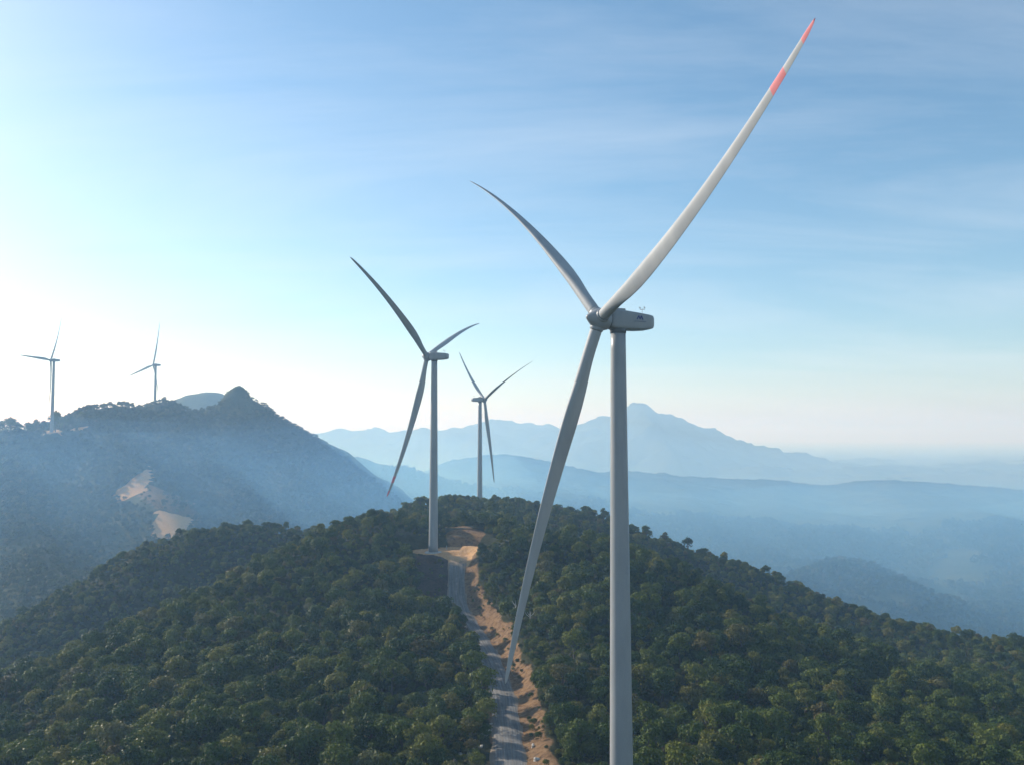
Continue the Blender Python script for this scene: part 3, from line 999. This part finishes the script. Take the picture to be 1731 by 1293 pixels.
for px, py, D, kd, w, lb in [
    (711, 838, 632, 2, 1.0, 'tall spreading tree at the left end of the hilltop behind the sandy pad'),
    (746, 837, 640, 0, 1.1, 'rounded hilltop tree just right of the tower on the sandy pad'),
    (775, 838, 660, 2, 0.9, 'hilltop tree between the pad tower and the small turbine behind'),
    (792, 838, 700, 1, 1.0, 'hilltop tree touching the left side of the small turbine tower'),
    (830, 841, 705, 0, 1.1, 'hilltop tree just right of the small turbine behind the pad'),
    (876, 838, 690, 2, 0.9, 'tall hilltop tree second to the right of the small turbine'),
    (893, 843, 680, 1, 1.0, 'slim hilltop tree left of the long hanging blade'),
    (921, 852, 670, 0, 0.9, 'ridge tree seen beside the long hanging blade of the nearest turbine'),
    (995, 853, 650, 0, 1.0, 'ridge tree midway between the hanging blade and the nearest tower'),
    (1020, 855, 652, 1, 1.1, 'ridge tree close to the left side of the nearest tower'),
    (1092, 884, 640, 0, 0.9, 'first bushy tree right of the nearest tower on the descending skyline'),
    (1124, 895, 634, 1, 1.1, 'second bushy tree right of the nearest tower on the descending skyline'),
    (1162, 905, 628, 2, 0.8, 'third bushy tree right of the nearest tower on the descending skyline'),
    (1225, 929, 615, 0, 0.9, 'fourth bushy tree right of the nearest tower on the descending skyline'),
    (677, 864, 500, 1, 0.6, 'thin pointed tree on the near skyline left of the sandy pad tower'),
    (628, 858, 478, 2, 0.9, 'broad tree topping the near knoll left of the sandy pad tower')]:
    lone_tree(px, py, D, FULL[kd], near_z, lb, G2, w * 0.82)

# bleached dead trees among the canopy beside the long hanging blade
for px, py, D, lb in [(871, 1012, 372, 'bleached dead tree poking from the canopy above the brown bank'), (896, 1030, 360, 'bleached dead tree just right of the hanging blade')]:
    x, _, zt = ray(px, py, D)
    zb = float(near_z(np.array([[x]]), np.array([[float(D)]]))[0, 0])
    h = max(zt - zb, 6.0)
    t = tag(empty('dead_tree', (x, D, zb - 0.3), px), lb, 'dead tree')
    rg = np.random.default_rng(px)
    tv, tf = tube([(0, 0, -0.5), (0.1, 0, h * 0.4), (-0.15, 0.1, h * 0.75), (0.1, 0, h)], [0.24, 0.2, 0.14, 0.05])
    mesh_obj('trunk', tv, tf, M_DEADWOOD, t)
    for q in range(5):
        a_ = rg.uniform(0, 6.28); z0 = h * rg.uniform(0.5, 0.85); ln = rg.uniform(1.0, 2.2)
        bv, bf = tube([(0, 0, z0), (math.cos(a_) * ln * 0.6, math.sin(a_) * ln * 0.6, z0 + ln * 0.4), (math.cos(a_) * ln, math.sin(a_) * ln, z0 + ln)], [0.1, 0.07, 0.03], 5)
        mesh_obj('branch', bv, bf, M_DEADWOOD, t)

# pale boulders tumbled along the lower track
rg = np.random.default_rng(5)
rock_spots = [(778, 1281, 0.9), (788, 1268, 0.7), (797, 1275, 1.1), (803, 1256, 0.8), (812, 1262, 0.6), (818, 1243, 0.9), (826, 1236, 0.7), (770, 1288, 0.8), (830, 1224, 0.55), (901, 1262, 0.6), (908, 1285, 0.7)]
for px, py, r in rock_spots:
    lo, hi = 150.0, 320.0
    for it in range(40):           # where the line of sight meets the ground
        D = (lo + hi) / 2
        x, _, z = ray(px, py, D)
        if z > float(near_z(np.array([[x]]), np.array([[D]]))[0, 0]): lo = D
        else: hi = D
    V, Fc = [], []
    nu, nv = 9, 6
    sq = rg.uniform(0.7, 1.25, 3)
    ph = rg.uniform(0, 6.28, 3)
    for i in range(nv + 1):
        for j in range(nu):
            th_, a_ = math.pi * i / nv, 2 * math.pi * j / nu
            d = np.array([math.sin(th_) * math.cos(a_), math.sin(th_) * math.sin(a_), math.cos(th_)])
            k = r * (1 + 0.22 * math.sin(3 * d[0] + ph[0]) + 0.2 * math.sin(4 * d[1] + ph[1]) + 0.16 * math.sin(5 * d[2] + ph[2]))
            V.append(d * sq * k)
    for i in range(nv):
        for j in range(nu):
            Fc.append((i * nu + j, (i + 1) * nu + j, (i + 1) * nu + (j + 1) % nu, i * nu + (j + 1) % nu))
    o = mesh_obj('boulder', V, Fc, M_STONE)
    o.location = (x, D, z + r * 0.25)
    if px < 860:
        tag(o, 'pale boulder tumbled beside the lower track, opposite the brown bank', 'boulder', 'pale boulders beside the track')
    else:
        tag(o, 'small pale boulder at the foot of the brown bank', 'boulder', 'boulders at the foot of the bank')

# ------------------------------------------------------------------ wind turbines
CH_R = [0.0, 0.03, 0.06, 0.11, 0.17, 0.23, 0.29, 0.4, 0.5, 0.65, 0.8, 0.92, 0.975, 0.993, 1.0]
CH_C = [2.55, 2.55, 2.6, 2.9, 3.45, 3.85, 3.85, 3.4, 2.95, 2.35, 1.78, 1.25, 0.85, 0.5, 0.12]
TH_R = [0.0, 0.04, 0.1, 0.17, 0.25, 0.4, 0.6, 1.0]
TH_T = [1.0, 1.0, 0.8, 0.55, 0.38, 0.27, 0.2, 0.16]


def airfoil(n=28):
    """closed outline, chord 1 from -0.35 (nose) to 0.65 (tail), half thickness 0.5 at its thickest"""
    out = []
    for i in range(n):
        a = 2 * math.pi * i / n
        x = 0.5 * (1 - math.cos(a))
        y = (0.2969 * math.sqrt(x) - 0.126 * x - 0.3516 * x * x + 0.2843 * x ** 3 - 0.1015 * x ** 4) / 0.1 * 0.5
        out.append((x - 0.35, y if a <= math.pi else -y))
    return out


AF = airfoil()


def blade_mesh(name, er, a, et, cone, Rb, ex, pa, pt, turn, bands, parent):
    """lofted blade from the hub outwards, bent along (pa, pt); bands = painted red from the tip inwards"""
    er, a, et = np.array(er), np.array(a), np.array(et)
    ec = er * math.cos(cone) + a * math.sin(cone)
    m = math.hypot(pa, pt)
    ph = math.atan2(pt, pa)
    V, Fc, mi = [], [], []
    S = np.concatenate([np.linspace(1.7 / Rb, 0.3, 18), np.linspace(0.32, 0.9, 26), np.linspace(0.91, 1.0, 16)])
    n = len(AF)
    for s in S:
        q = (s * Rb - 1.7) / (Rb - 1.7)
        c = np.interp(q, CH_R, CH_C); t = np.interp(q, TH_R, TH_T)
        mixc = smooth01((q - 0.03) / 0.16)
        tw = turn + R(13) * (1 - min(q / 0.7, 1)) ** 1.5 * 1.0
        flap = a * math.cos(ph + tw) + et * math.sin(ph + tw)
        chd = -a * math.sin(ph + tw) + et * math.cos(ph + tw)
        ctr = ec * s * Rb + (a * pa + et * pt) * s ** ex
        for i, (u, w) in enumerate(AF):
            ang = 2 * math.pi * i / n
            cu, cw = -0.5 * math.cos(ang) , 0.5 * math.sin(ang)
            uu = cu * (1 - mixc) + u * mixc
            ww = cw * (1 - mixc) + w * mixc
            V.append(ctr + chd * uu * c + flap * ww * c * t)
    for i in range(len(S) - 1):
        sm = 0.5 * (S[i] + S[i + 1])
        red = any(b0 <= sm <= b1 for b0, b1 in bands)
        for k in range(n):
            Fc.append((i * n + k, i * n + (k + 1) % n, (i + 1) * n + (k + 1) % n, (i + 1) * n + k)); mi.append(1 if red else 0)
    Fc.append(tuple(range(n))[::-1]); mi.append(0)
    Fc.append(tuple((len(S) - 1) * n + k for k in range(n))); mi.append(1 if bands else 0)
    return mesh_obj(name, V, Fc, [M_BLADE, M_RED], parent, True, mi)


def revolve(profile, o, ax, n=32):
    """profile of (along, radius) about an axis through o"""
    ax = Vector(ax).normalized()
    u = ax.cross(Vector((0.1, 0.2, 1))).normalized(); w = ax.cross(u)
    V, Fc = [], []
    for t, r in profile:
        for k in range(n):
            a = 2 * math.pi * k / n
            V.append(Vector(o) + ax * t + u * r * math.cos(a) + w * r * math.sin(a))
    for i in range(len(profile) - 1):
        for k in range(n):
            Fc.append((i * n + k, i * n + (k + 1) % n, (i + 1) * n + (k + 1) % n, (i + 1) * n + k))
    Fc.append(tuple(range(n))[::-1]); Fc.append(tuple((len(profile) - 1) * n + k for k in range(n)))
    return V, Fc


def box(cx, cy, cz, sx, sy, sz, bev=0.0):
    """a box, its upright edges and top rim chamfered"""
    V, Fc = [], []
    b = bev
    outline = [(-sx / 2 + b, -sy / 2), (sx / 2 - b, -sy / 2), (sx / 2, -sy / 2 + b), (sx / 2, sy / 2 - b), (sx / 2 - b, sy / 2), (-sx / 2 + b, sy / 2), (-sx / 2, sy / 2 - b), (-sx / 2, -sy / 2 + b)]
    n = len(outline)
    for z, k in ((-sz / 2, 1.0), (sz / 2 - b, 1.0), (sz / 2, 0.9)):
        for x, y in outline:
            V.append((cx + x * k, cy + y * k, cz + z))
    for i in range(2):
        for k in range(n):
            Fc.append((i * n + k, i * n + (k + 1) % n, (i + 1) * n + (k + 1) % n, (i + 1) * n + k))
    Fc.append(tuple(range(n))[::-1]); Fc.append(tuple(2 * n + k for k in range(n)))
    return V, Fc


def merge(*parts):
    V, Fc = [], []
    for v, f in parts:
        k = len(V); V += [tuple(p) for p in v]; Fc += [tuple(i + k for i in q) for q in f]
    return V, Fc


def turbine(hub, yaw, th, tilt, cone, ex, pb, turns, red, base_z, label, detail=True, logo=False):
    ah = Vector((-math.cos(yaw), -math.sin(yaw), 0))
    a = ah * math.cos(tilt) + Vector((0, 0, math.sin(tilt)))
    v = Vector((0, 0, 1)) * math.cos(tilt) - ah * math.sin(tilt)
    u = a.cross(v)
    tx, ty = hub[0] - ah.x * 4.5, hub[1] - ah.y * 4.5
    root = empty('wind_turbine', (tx, ty, base_z))
    tag(root, label, 'wind turbine', 'white wind turbines standing along the ridges')
    H = Vector(hub) - Vector((tx, ty, base_z))          # local hub centre
    top = H.z - 2.15
    # tower: tapering steel tube in sections with flange seams
    prof = []
    secs = [0.0, 0.26, 0.5, 0.76, 1.0]
    for i in range(25):
        t = i / 24
        prof.append((t * top, 2.5 - 0.9 * t))
    tw = mesh_obj('tower', *revolve(prof, (0, 0, 0), (0, 0, 1), 40), M_WHITE, root, True)
    rings = []
    for s in secs[1:-1]:
        r = 2.5 - 0.9 * s
        rings.append(revolve([(s * top - 0.06, r + 0.004), (s * top - 0.05, r + 0.012), (s * top + 0.05, r + 0.012), (s * top + 0.06, r + 0.004)], (0, 0, 0), (0, 0, 1), 40))
    mesh_obj('flange', *merge(*rings), M_WHITE, tw, True)
    mesh_obj('foundation', *revolve([(-2.5, 4.6), (0.1, 4.6), (0.25, 4.3), (0.26, 2.6)], (0, 0, 0), (0, 0, 1), 28), M_CONC, root)
    # nacelle, in a frame with x towards the rear
    back = -ah; sidev = Vector((-back.y, back.x, 0))
    secs_n = [(2.05, 1.55, 1.7, -1.55), (2.35, 1.85, 2.0, -1.85), (3.2, 2.0, 2.12, -2.0), (6.0, 2.05, 1.95, -2.1), (9.0, 2.0, 1.68, -2.05), (11.4, 1.9, 1.42, -1.85), (12.3, 1.75, 1.25, -1.6), (12.75, 1.35, 0.9, -1.2)]
    V, Fc = [], []
    n = 28
    for (xb, hw, zt, zb) in secs_n:
        for k in range(n):
            ang = 2 * math.pi * k / n
            ca, sa = math.cos(ang), math.sin(ang)
            pw = 0.25
            yy = hw * math.copysign(abs(ca) ** pw, ca)
            zz = (zt + zb) / 2 + (zt - zb) / 2 * math.copysign(abs(sa) ** pw, sa)
            V.append(H + back * xb + sidev * yy + Vector((0, 0, zz)))
    for i in range(len(secs_n) - 1):
        for k in range(n):
            Fc.append((i * n + k, (i + 1) * n + k, (i + 1) * n + (k + 1) % n, i * n + (k + 1) % n))
    Fc.append(tuple(range(n))); Fc.append(tuple((len(secs_n) - 1) * n + k for k in range(n))[::-1])
    nac = mesh_obj('nacelle', V, Fc, M_WHITE, root, True)
    try:
        nac.data.set_sharp_from_angle(angle=R(50))
    except Exception:
        pass

    def place(vf):
        vv, ff = vf
        return [H + back * p[0] + sidev * p[1] + Vector((0, 0, p[2])) for p in vv], ff
    mesh_obj('yaw_collar', *place(revolve([(-2.9, 1.68), (-2.15, 1.78), (-1.9, 1.78)], (4.5, 0, 0), (0, 0, 1), 32)), M_SEAM, nac, True)
    mesh_obj('roof_hatch', *place(box(5.0, 0, 2.12, 1.9, 1.7, 0.75, 0.1)), M_WHITE, nac)
    # wind vane and cup anemometers on a mast over the rear
    mast = [tube([(10.6, 0, 1.3), (10.6, 0, 3.0)], [0.05, 0.04]), tube([(10.6, -0.75, 2.65), (10.6, 0.75, 2.65)], [0.035, 0.035]),
            tube([(9.95, 0, 2.65), (11.25, 0, 2.65)], [0.035, 0.035])]
    for px_, py_ in ((10.6, -0.75), (10.6, 0.75), (9.95, 0), (11.25, 0)):
        mast.append(tube([(px_, py_, 2.62), (px_ * 1.0, py_, 3.05)], [0.03, 0.03]))
        mast.append(tube([(px_ - 0.13, py_, 3.05), (px_ + 0.13, py_, 3.12)], [0.07, 0.07]))
    mesh_obj('weather_mast', *place(merge(*mast)), M_STEEL, nac)
    # emblem and small lettering on both flanks
    if logo:
        for sgn in (-1, 1):
            yo = 2.05 * sgn
            def plate(poly, z_off=0.0):
                vv = [(p[0], yo + 0.012 * sgn, p[1]) for p in poly] + [(p[0], yo - 0.05 * sgn, p[1]) for p in poly]
                k = len(poly)
                ff = [tuple(range(k)), tuple(range(2 * k - 1, k - 1, -1))] + [(i, (i + 1) % k, k + (i + 1) % k, k + i) for i in range(k)]
                return vv, ff
            f = 1 if sgn < 0 else -1
            x0 = 8.7
            mk = [[(-0.85, 0.1), (-0.6, 0.1), (-0.18, 0.95), (-0.36, 0.95)],
                  [(-0.36, 0.95), (-0.12, 0.95), (0.02, 0.42), (-0.12, 0.22)],
                  [(-0.06, 0.1), (0.14, 0.1), (0.44, 0.95), (0.26, 0.95)],
                  [(0.26, 0.95), (0.5, 0.95), (0.85, 0.1), (0.58, 0.1)]]
            mesh_obj('logo', *place(merge(*[plate([(x0 + f * p[0], p[1]) for p in q]) for q in mk])), M_LOGO, nac)
            rg = random.Random(4)
            gl = []
            xx = -1.5
            while xx < 1.5:
                w = rg.uniform(0.1, 0.17)
                for (gx0, gx1, gz0, gz1) in ((0, 0.04, 0, 0.2), (0.04, w, 0.16, 0.2), (w - 0.03, w, 0, 0.16)):
                    gl.append(plate([(x0 + f * (xx + gx0), -0.35 + gz0), (x0 + f * (xx + gx1), -0.35 + gz0), (x0 + f * (xx + gx1), -0.35 + gz1), (x0 + f * (xx + gx0), -0.35 + gz1)]))
                xx += w + 0.08
            mesh_obj('lettering', *place(merge(*gl)), M_LETTER, nac)
    # hub with blunt spinner and three root sockets
    hp = [(-1.95, 1.75), (-1.9, 2.05), (-1.2, 2.25), (0.3, 2.28), (1.1, 2.05), (1.9, 1.5), (2.6, 0.9), (3.1, 0.45), (3.25, 0.12)]
    hb = mesh_obj('hub', *revolve(hp, H, a, 40), M_WHITE, root, True)
    mesh_obj('seal_ring', *revolve([(-2.2, 1.6), (-2.1, 1.95), (-1.96, 1.95), (-1.93, 1.6)], H, a, 32), M_SEAM, hb, True)
    for k in range(3):
        t = th - k * 2 * math.pi / 3
        er = v * math.cos(t) + u * math.sin(t)
        et = u * math.cos(t) - v * math.sin(t)
        ec = er * math.cos(cone) + a * math.sin(cone)
        mesh_obj('blade_socket', *revolve([(0.6, 1.5), (2.25, 1.5), (2.4, 1.42), (2.42, 1.2)], H, ec, 28), M_WHITE, hb, True)
        mesh_obj('socket_seal', *revolve([(2.38, 1.25), (2.4, 1.36), (2.52, 1.36), (2.54, 1.25)], H, ec, 28), M_SEAM, hb, True)
        b = blade_mesh('blade', er, a, et, cone, 78.0, ex, pb[k][0], pb[k][1], turns[k], [(0.96, 1.01), (0.85, 0.895)] if k in red else [], root)
        b.location = H
        if k in red and len(red) == 1:
            b['label'] = 'blade with two red bands near its tip'
    return root


paint_flange = paint_mat('flange_paint', (0.45, 0.47, 0.48), (0.55, 0.57, 0.58))
turbine((18.58, 180.64, 24.57), R(23.83), R(286.4), R(5.9), R(7.4), 2.33, [(0.54, 9.0), (-0.02, 9.5), (0.06, 10.5)], [R(80), 0, 0], [0], T1B[2],
        'nearest, largest white wind turbine, with blue nacelle emblem and two red bands on one blade', logo=True)
turbine((-46.25, 465.41, 42.77), R(336.46), R(64.46), R(7.2), R(4.2), 2.52, [(1.46, 7.76), (5.22, -3.03), (3.73, 3.19)], [0, R(81), R(74)], [2], T2B[2],
        'white wind turbine standing on the orange sandy pad at the top of the track')
turbine((-25.16, 779.87, 32.54), R(210.71), R(64.08), R(5.4), R(6.5), 2.26, [(1.13, 5.15), (1.54, 5.28), (0.5, 5.27)], [0, 0, 0], [], T3B[2],
        'small wind turbine rising from trees behind the sandy pad, nacelle pointing the other way')
turbine((-677.15, 1254.94, 110.03), R(6.28), R(29.17), R(6.5), R(3.4), 2.26, [(5.2, -0.33), (4.91, 0.13), (4.92, -0.26)], [0, 0, 0], [], T4B,
        'distant wind turbine on the low end of the hazy hill, one blade nearly level')
turbine((-623.25, 1485.35, 121.94), R(0.74), R(11.72), R(6.5), R(2.1), 2.18, [(2.89, 0.5), (3.83, -0.86), (4.08, 0.04)], [0, 0, 0], [], T5B,
        'distant wind turbine on the hazy hill nearer to the rocky knob')


# white marker post at the back of the pad
x, D, _ = ray(755, 905, 477)
zb = float(near_z(np.array([[x]]), np.array([[477.0]]))[0, 0])
t = tag(empty('marker_post', (x, 477.0, zb)), 'short white marker post at the back edge of the sandy pad', 'marker post')
mesh_obj('post', *box(0, 0, 0.9, 0.5, 0.4, 1.8, 0.06), M_WHITE, t)
mesh_obj('base', *box(0, 0, 0.05, 0.9, 0.8, 0.2, 0.04), M_CONC, t)


# ------------------------------------------------------------------ haze
def haze_box(x0, x1, y0, y1, z0, z1):
    V = [(x, y, z) for z in (z0, z1) for y in (y0, y1) for x in (x0, x1)]
    Fc = [(0, 2, 3, 1), (4, 5, 7, 6), (0, 1, 5, 4), (2, 6, 7, 3), (0, 4, 6, 2), (1, 3, 7, 5)]
    m = bpy.data.materials.new('haze')
    m.use_nodes = True
    n, l = m.node_tree.nodes, m.node_tree.links
    n.remove(n['Principled BSDF'])
    pv = n.new('ShaderNodeVolumePrincipled')
    pv.inputs['Density'].default_value = HAZE_DENSITY
    pv.inputs['Color'].default_value = (*HAZE_COLOR, 1)
    pv.inputs['Absorption Color'].default_value = (1, 1, 1, 1)
    pv.inputs['Anisotropy'].default_value = HAZE_G
    l.new(pv.outputs[0], n['Material Output'].inputs['Volume'])
    o = mesh_obj('haze', V, Fc, m)
    tag(o, 'blue haze filling the air over the hills', kind='stuff')
    return o


def mist_bank(dz, seed, drop):
    """mist lying in the valleys beyond the ridge: a closed body whose top climbs away from the ridge"""
    prof = [(800, -300), (850, -200), (900, -130), (960, -80), (1050, -44), (1150, -22), (1300, -4), (1500, 4), (1700, -8), (1900, -30), (2150, -70), (2600, -130), (3000, -200), (3300, -295)]
    xs_ = np.arange(-4200, 4201, 150.0)
    yy = np.array([p[0] for p in prof], float); zz = np.array([p[1] for p in prof], float)
    nx, ny = len(xs_), len(yy)
    X_, Y_ = np.meshgrid(xs_, yy)
    T_ = zz[:, None] + (fbm(X_, Y_, 420, 3, seed) * 55 + dz) * np.clip((zz[:, None] + 300) / 150, 0, 1)
    T_ = T_ - drop * smooth01((X_ + 120) / 600) * (zz[:, None] > -290)
    B_ = np.full_like(T_, -340.0)
    T_ = np.maximum(T_, -320)
    V = np.concatenate([np.stack([X_.ravel(), Y_.ravel(), T_.ravel()], 1), np.stack([X_.ravel(), Y_.ravel(), B_.ravel()], 1)])
    n = nx * ny
    Fc = []
    for j in range(ny - 1):
        for i in range(nx - 1):
            a = j * nx + i
            Fc.append((a, a + 1, a + 1 + nx, a + nx)); Fc.append((n + a, n + a + nx, n + a + nx + 1, n + a + 1))
    rim = [i for i in range(nx)] + [j * nx + nx - 1 for j in range(1, ny)] + [(ny - 1) * nx + i for i in range(nx - 2, -1, -1)] + [j * nx for j in range(ny - 2, 0, -1)]
    for k in range(len(rim)):
        a, b = rim[k], rim[(k + 1) % len(rim)]
        Fc.append((b, a, a + n, b + n))
    m = bpy.data.materials.new('mist')
    m.use_nodes = True
    nn, ll = m.node_tree.nodes, m.node_tree.links
    nn.remove(nn['Principled BSDF'])
    pv = nn.new('ShaderNodeVolumePrincipled')
    pv.inputs['Density'].default_value = MIST_DENSITY
    pv.inputs['Color'].default_value = (*MIST_COLOR, 1)
    pv.inputs['Absorption Color'].default_value = (1, 1, 1, 1)
    pv.inputs['Anisotropy'].default_value = HAZE_G
    ll.new(pv.outputs[0], nn['Material Output'].inputs['Volume'])
    o = mesh_obj('mist', V, Fc, m)
    tag(o, 'pale blue mist lying in the valleys beyond the ridge', kind='stuff')


for dz_, sd_, dr_ in ((48, 301, 70), (16, 311, 420), (-16, 321, 70), (-52, 331, 420)):
    mist_bank(dz_, sd_, dr_)
haze_box(-40500, 40500, -3300, 42500, -345, 260)
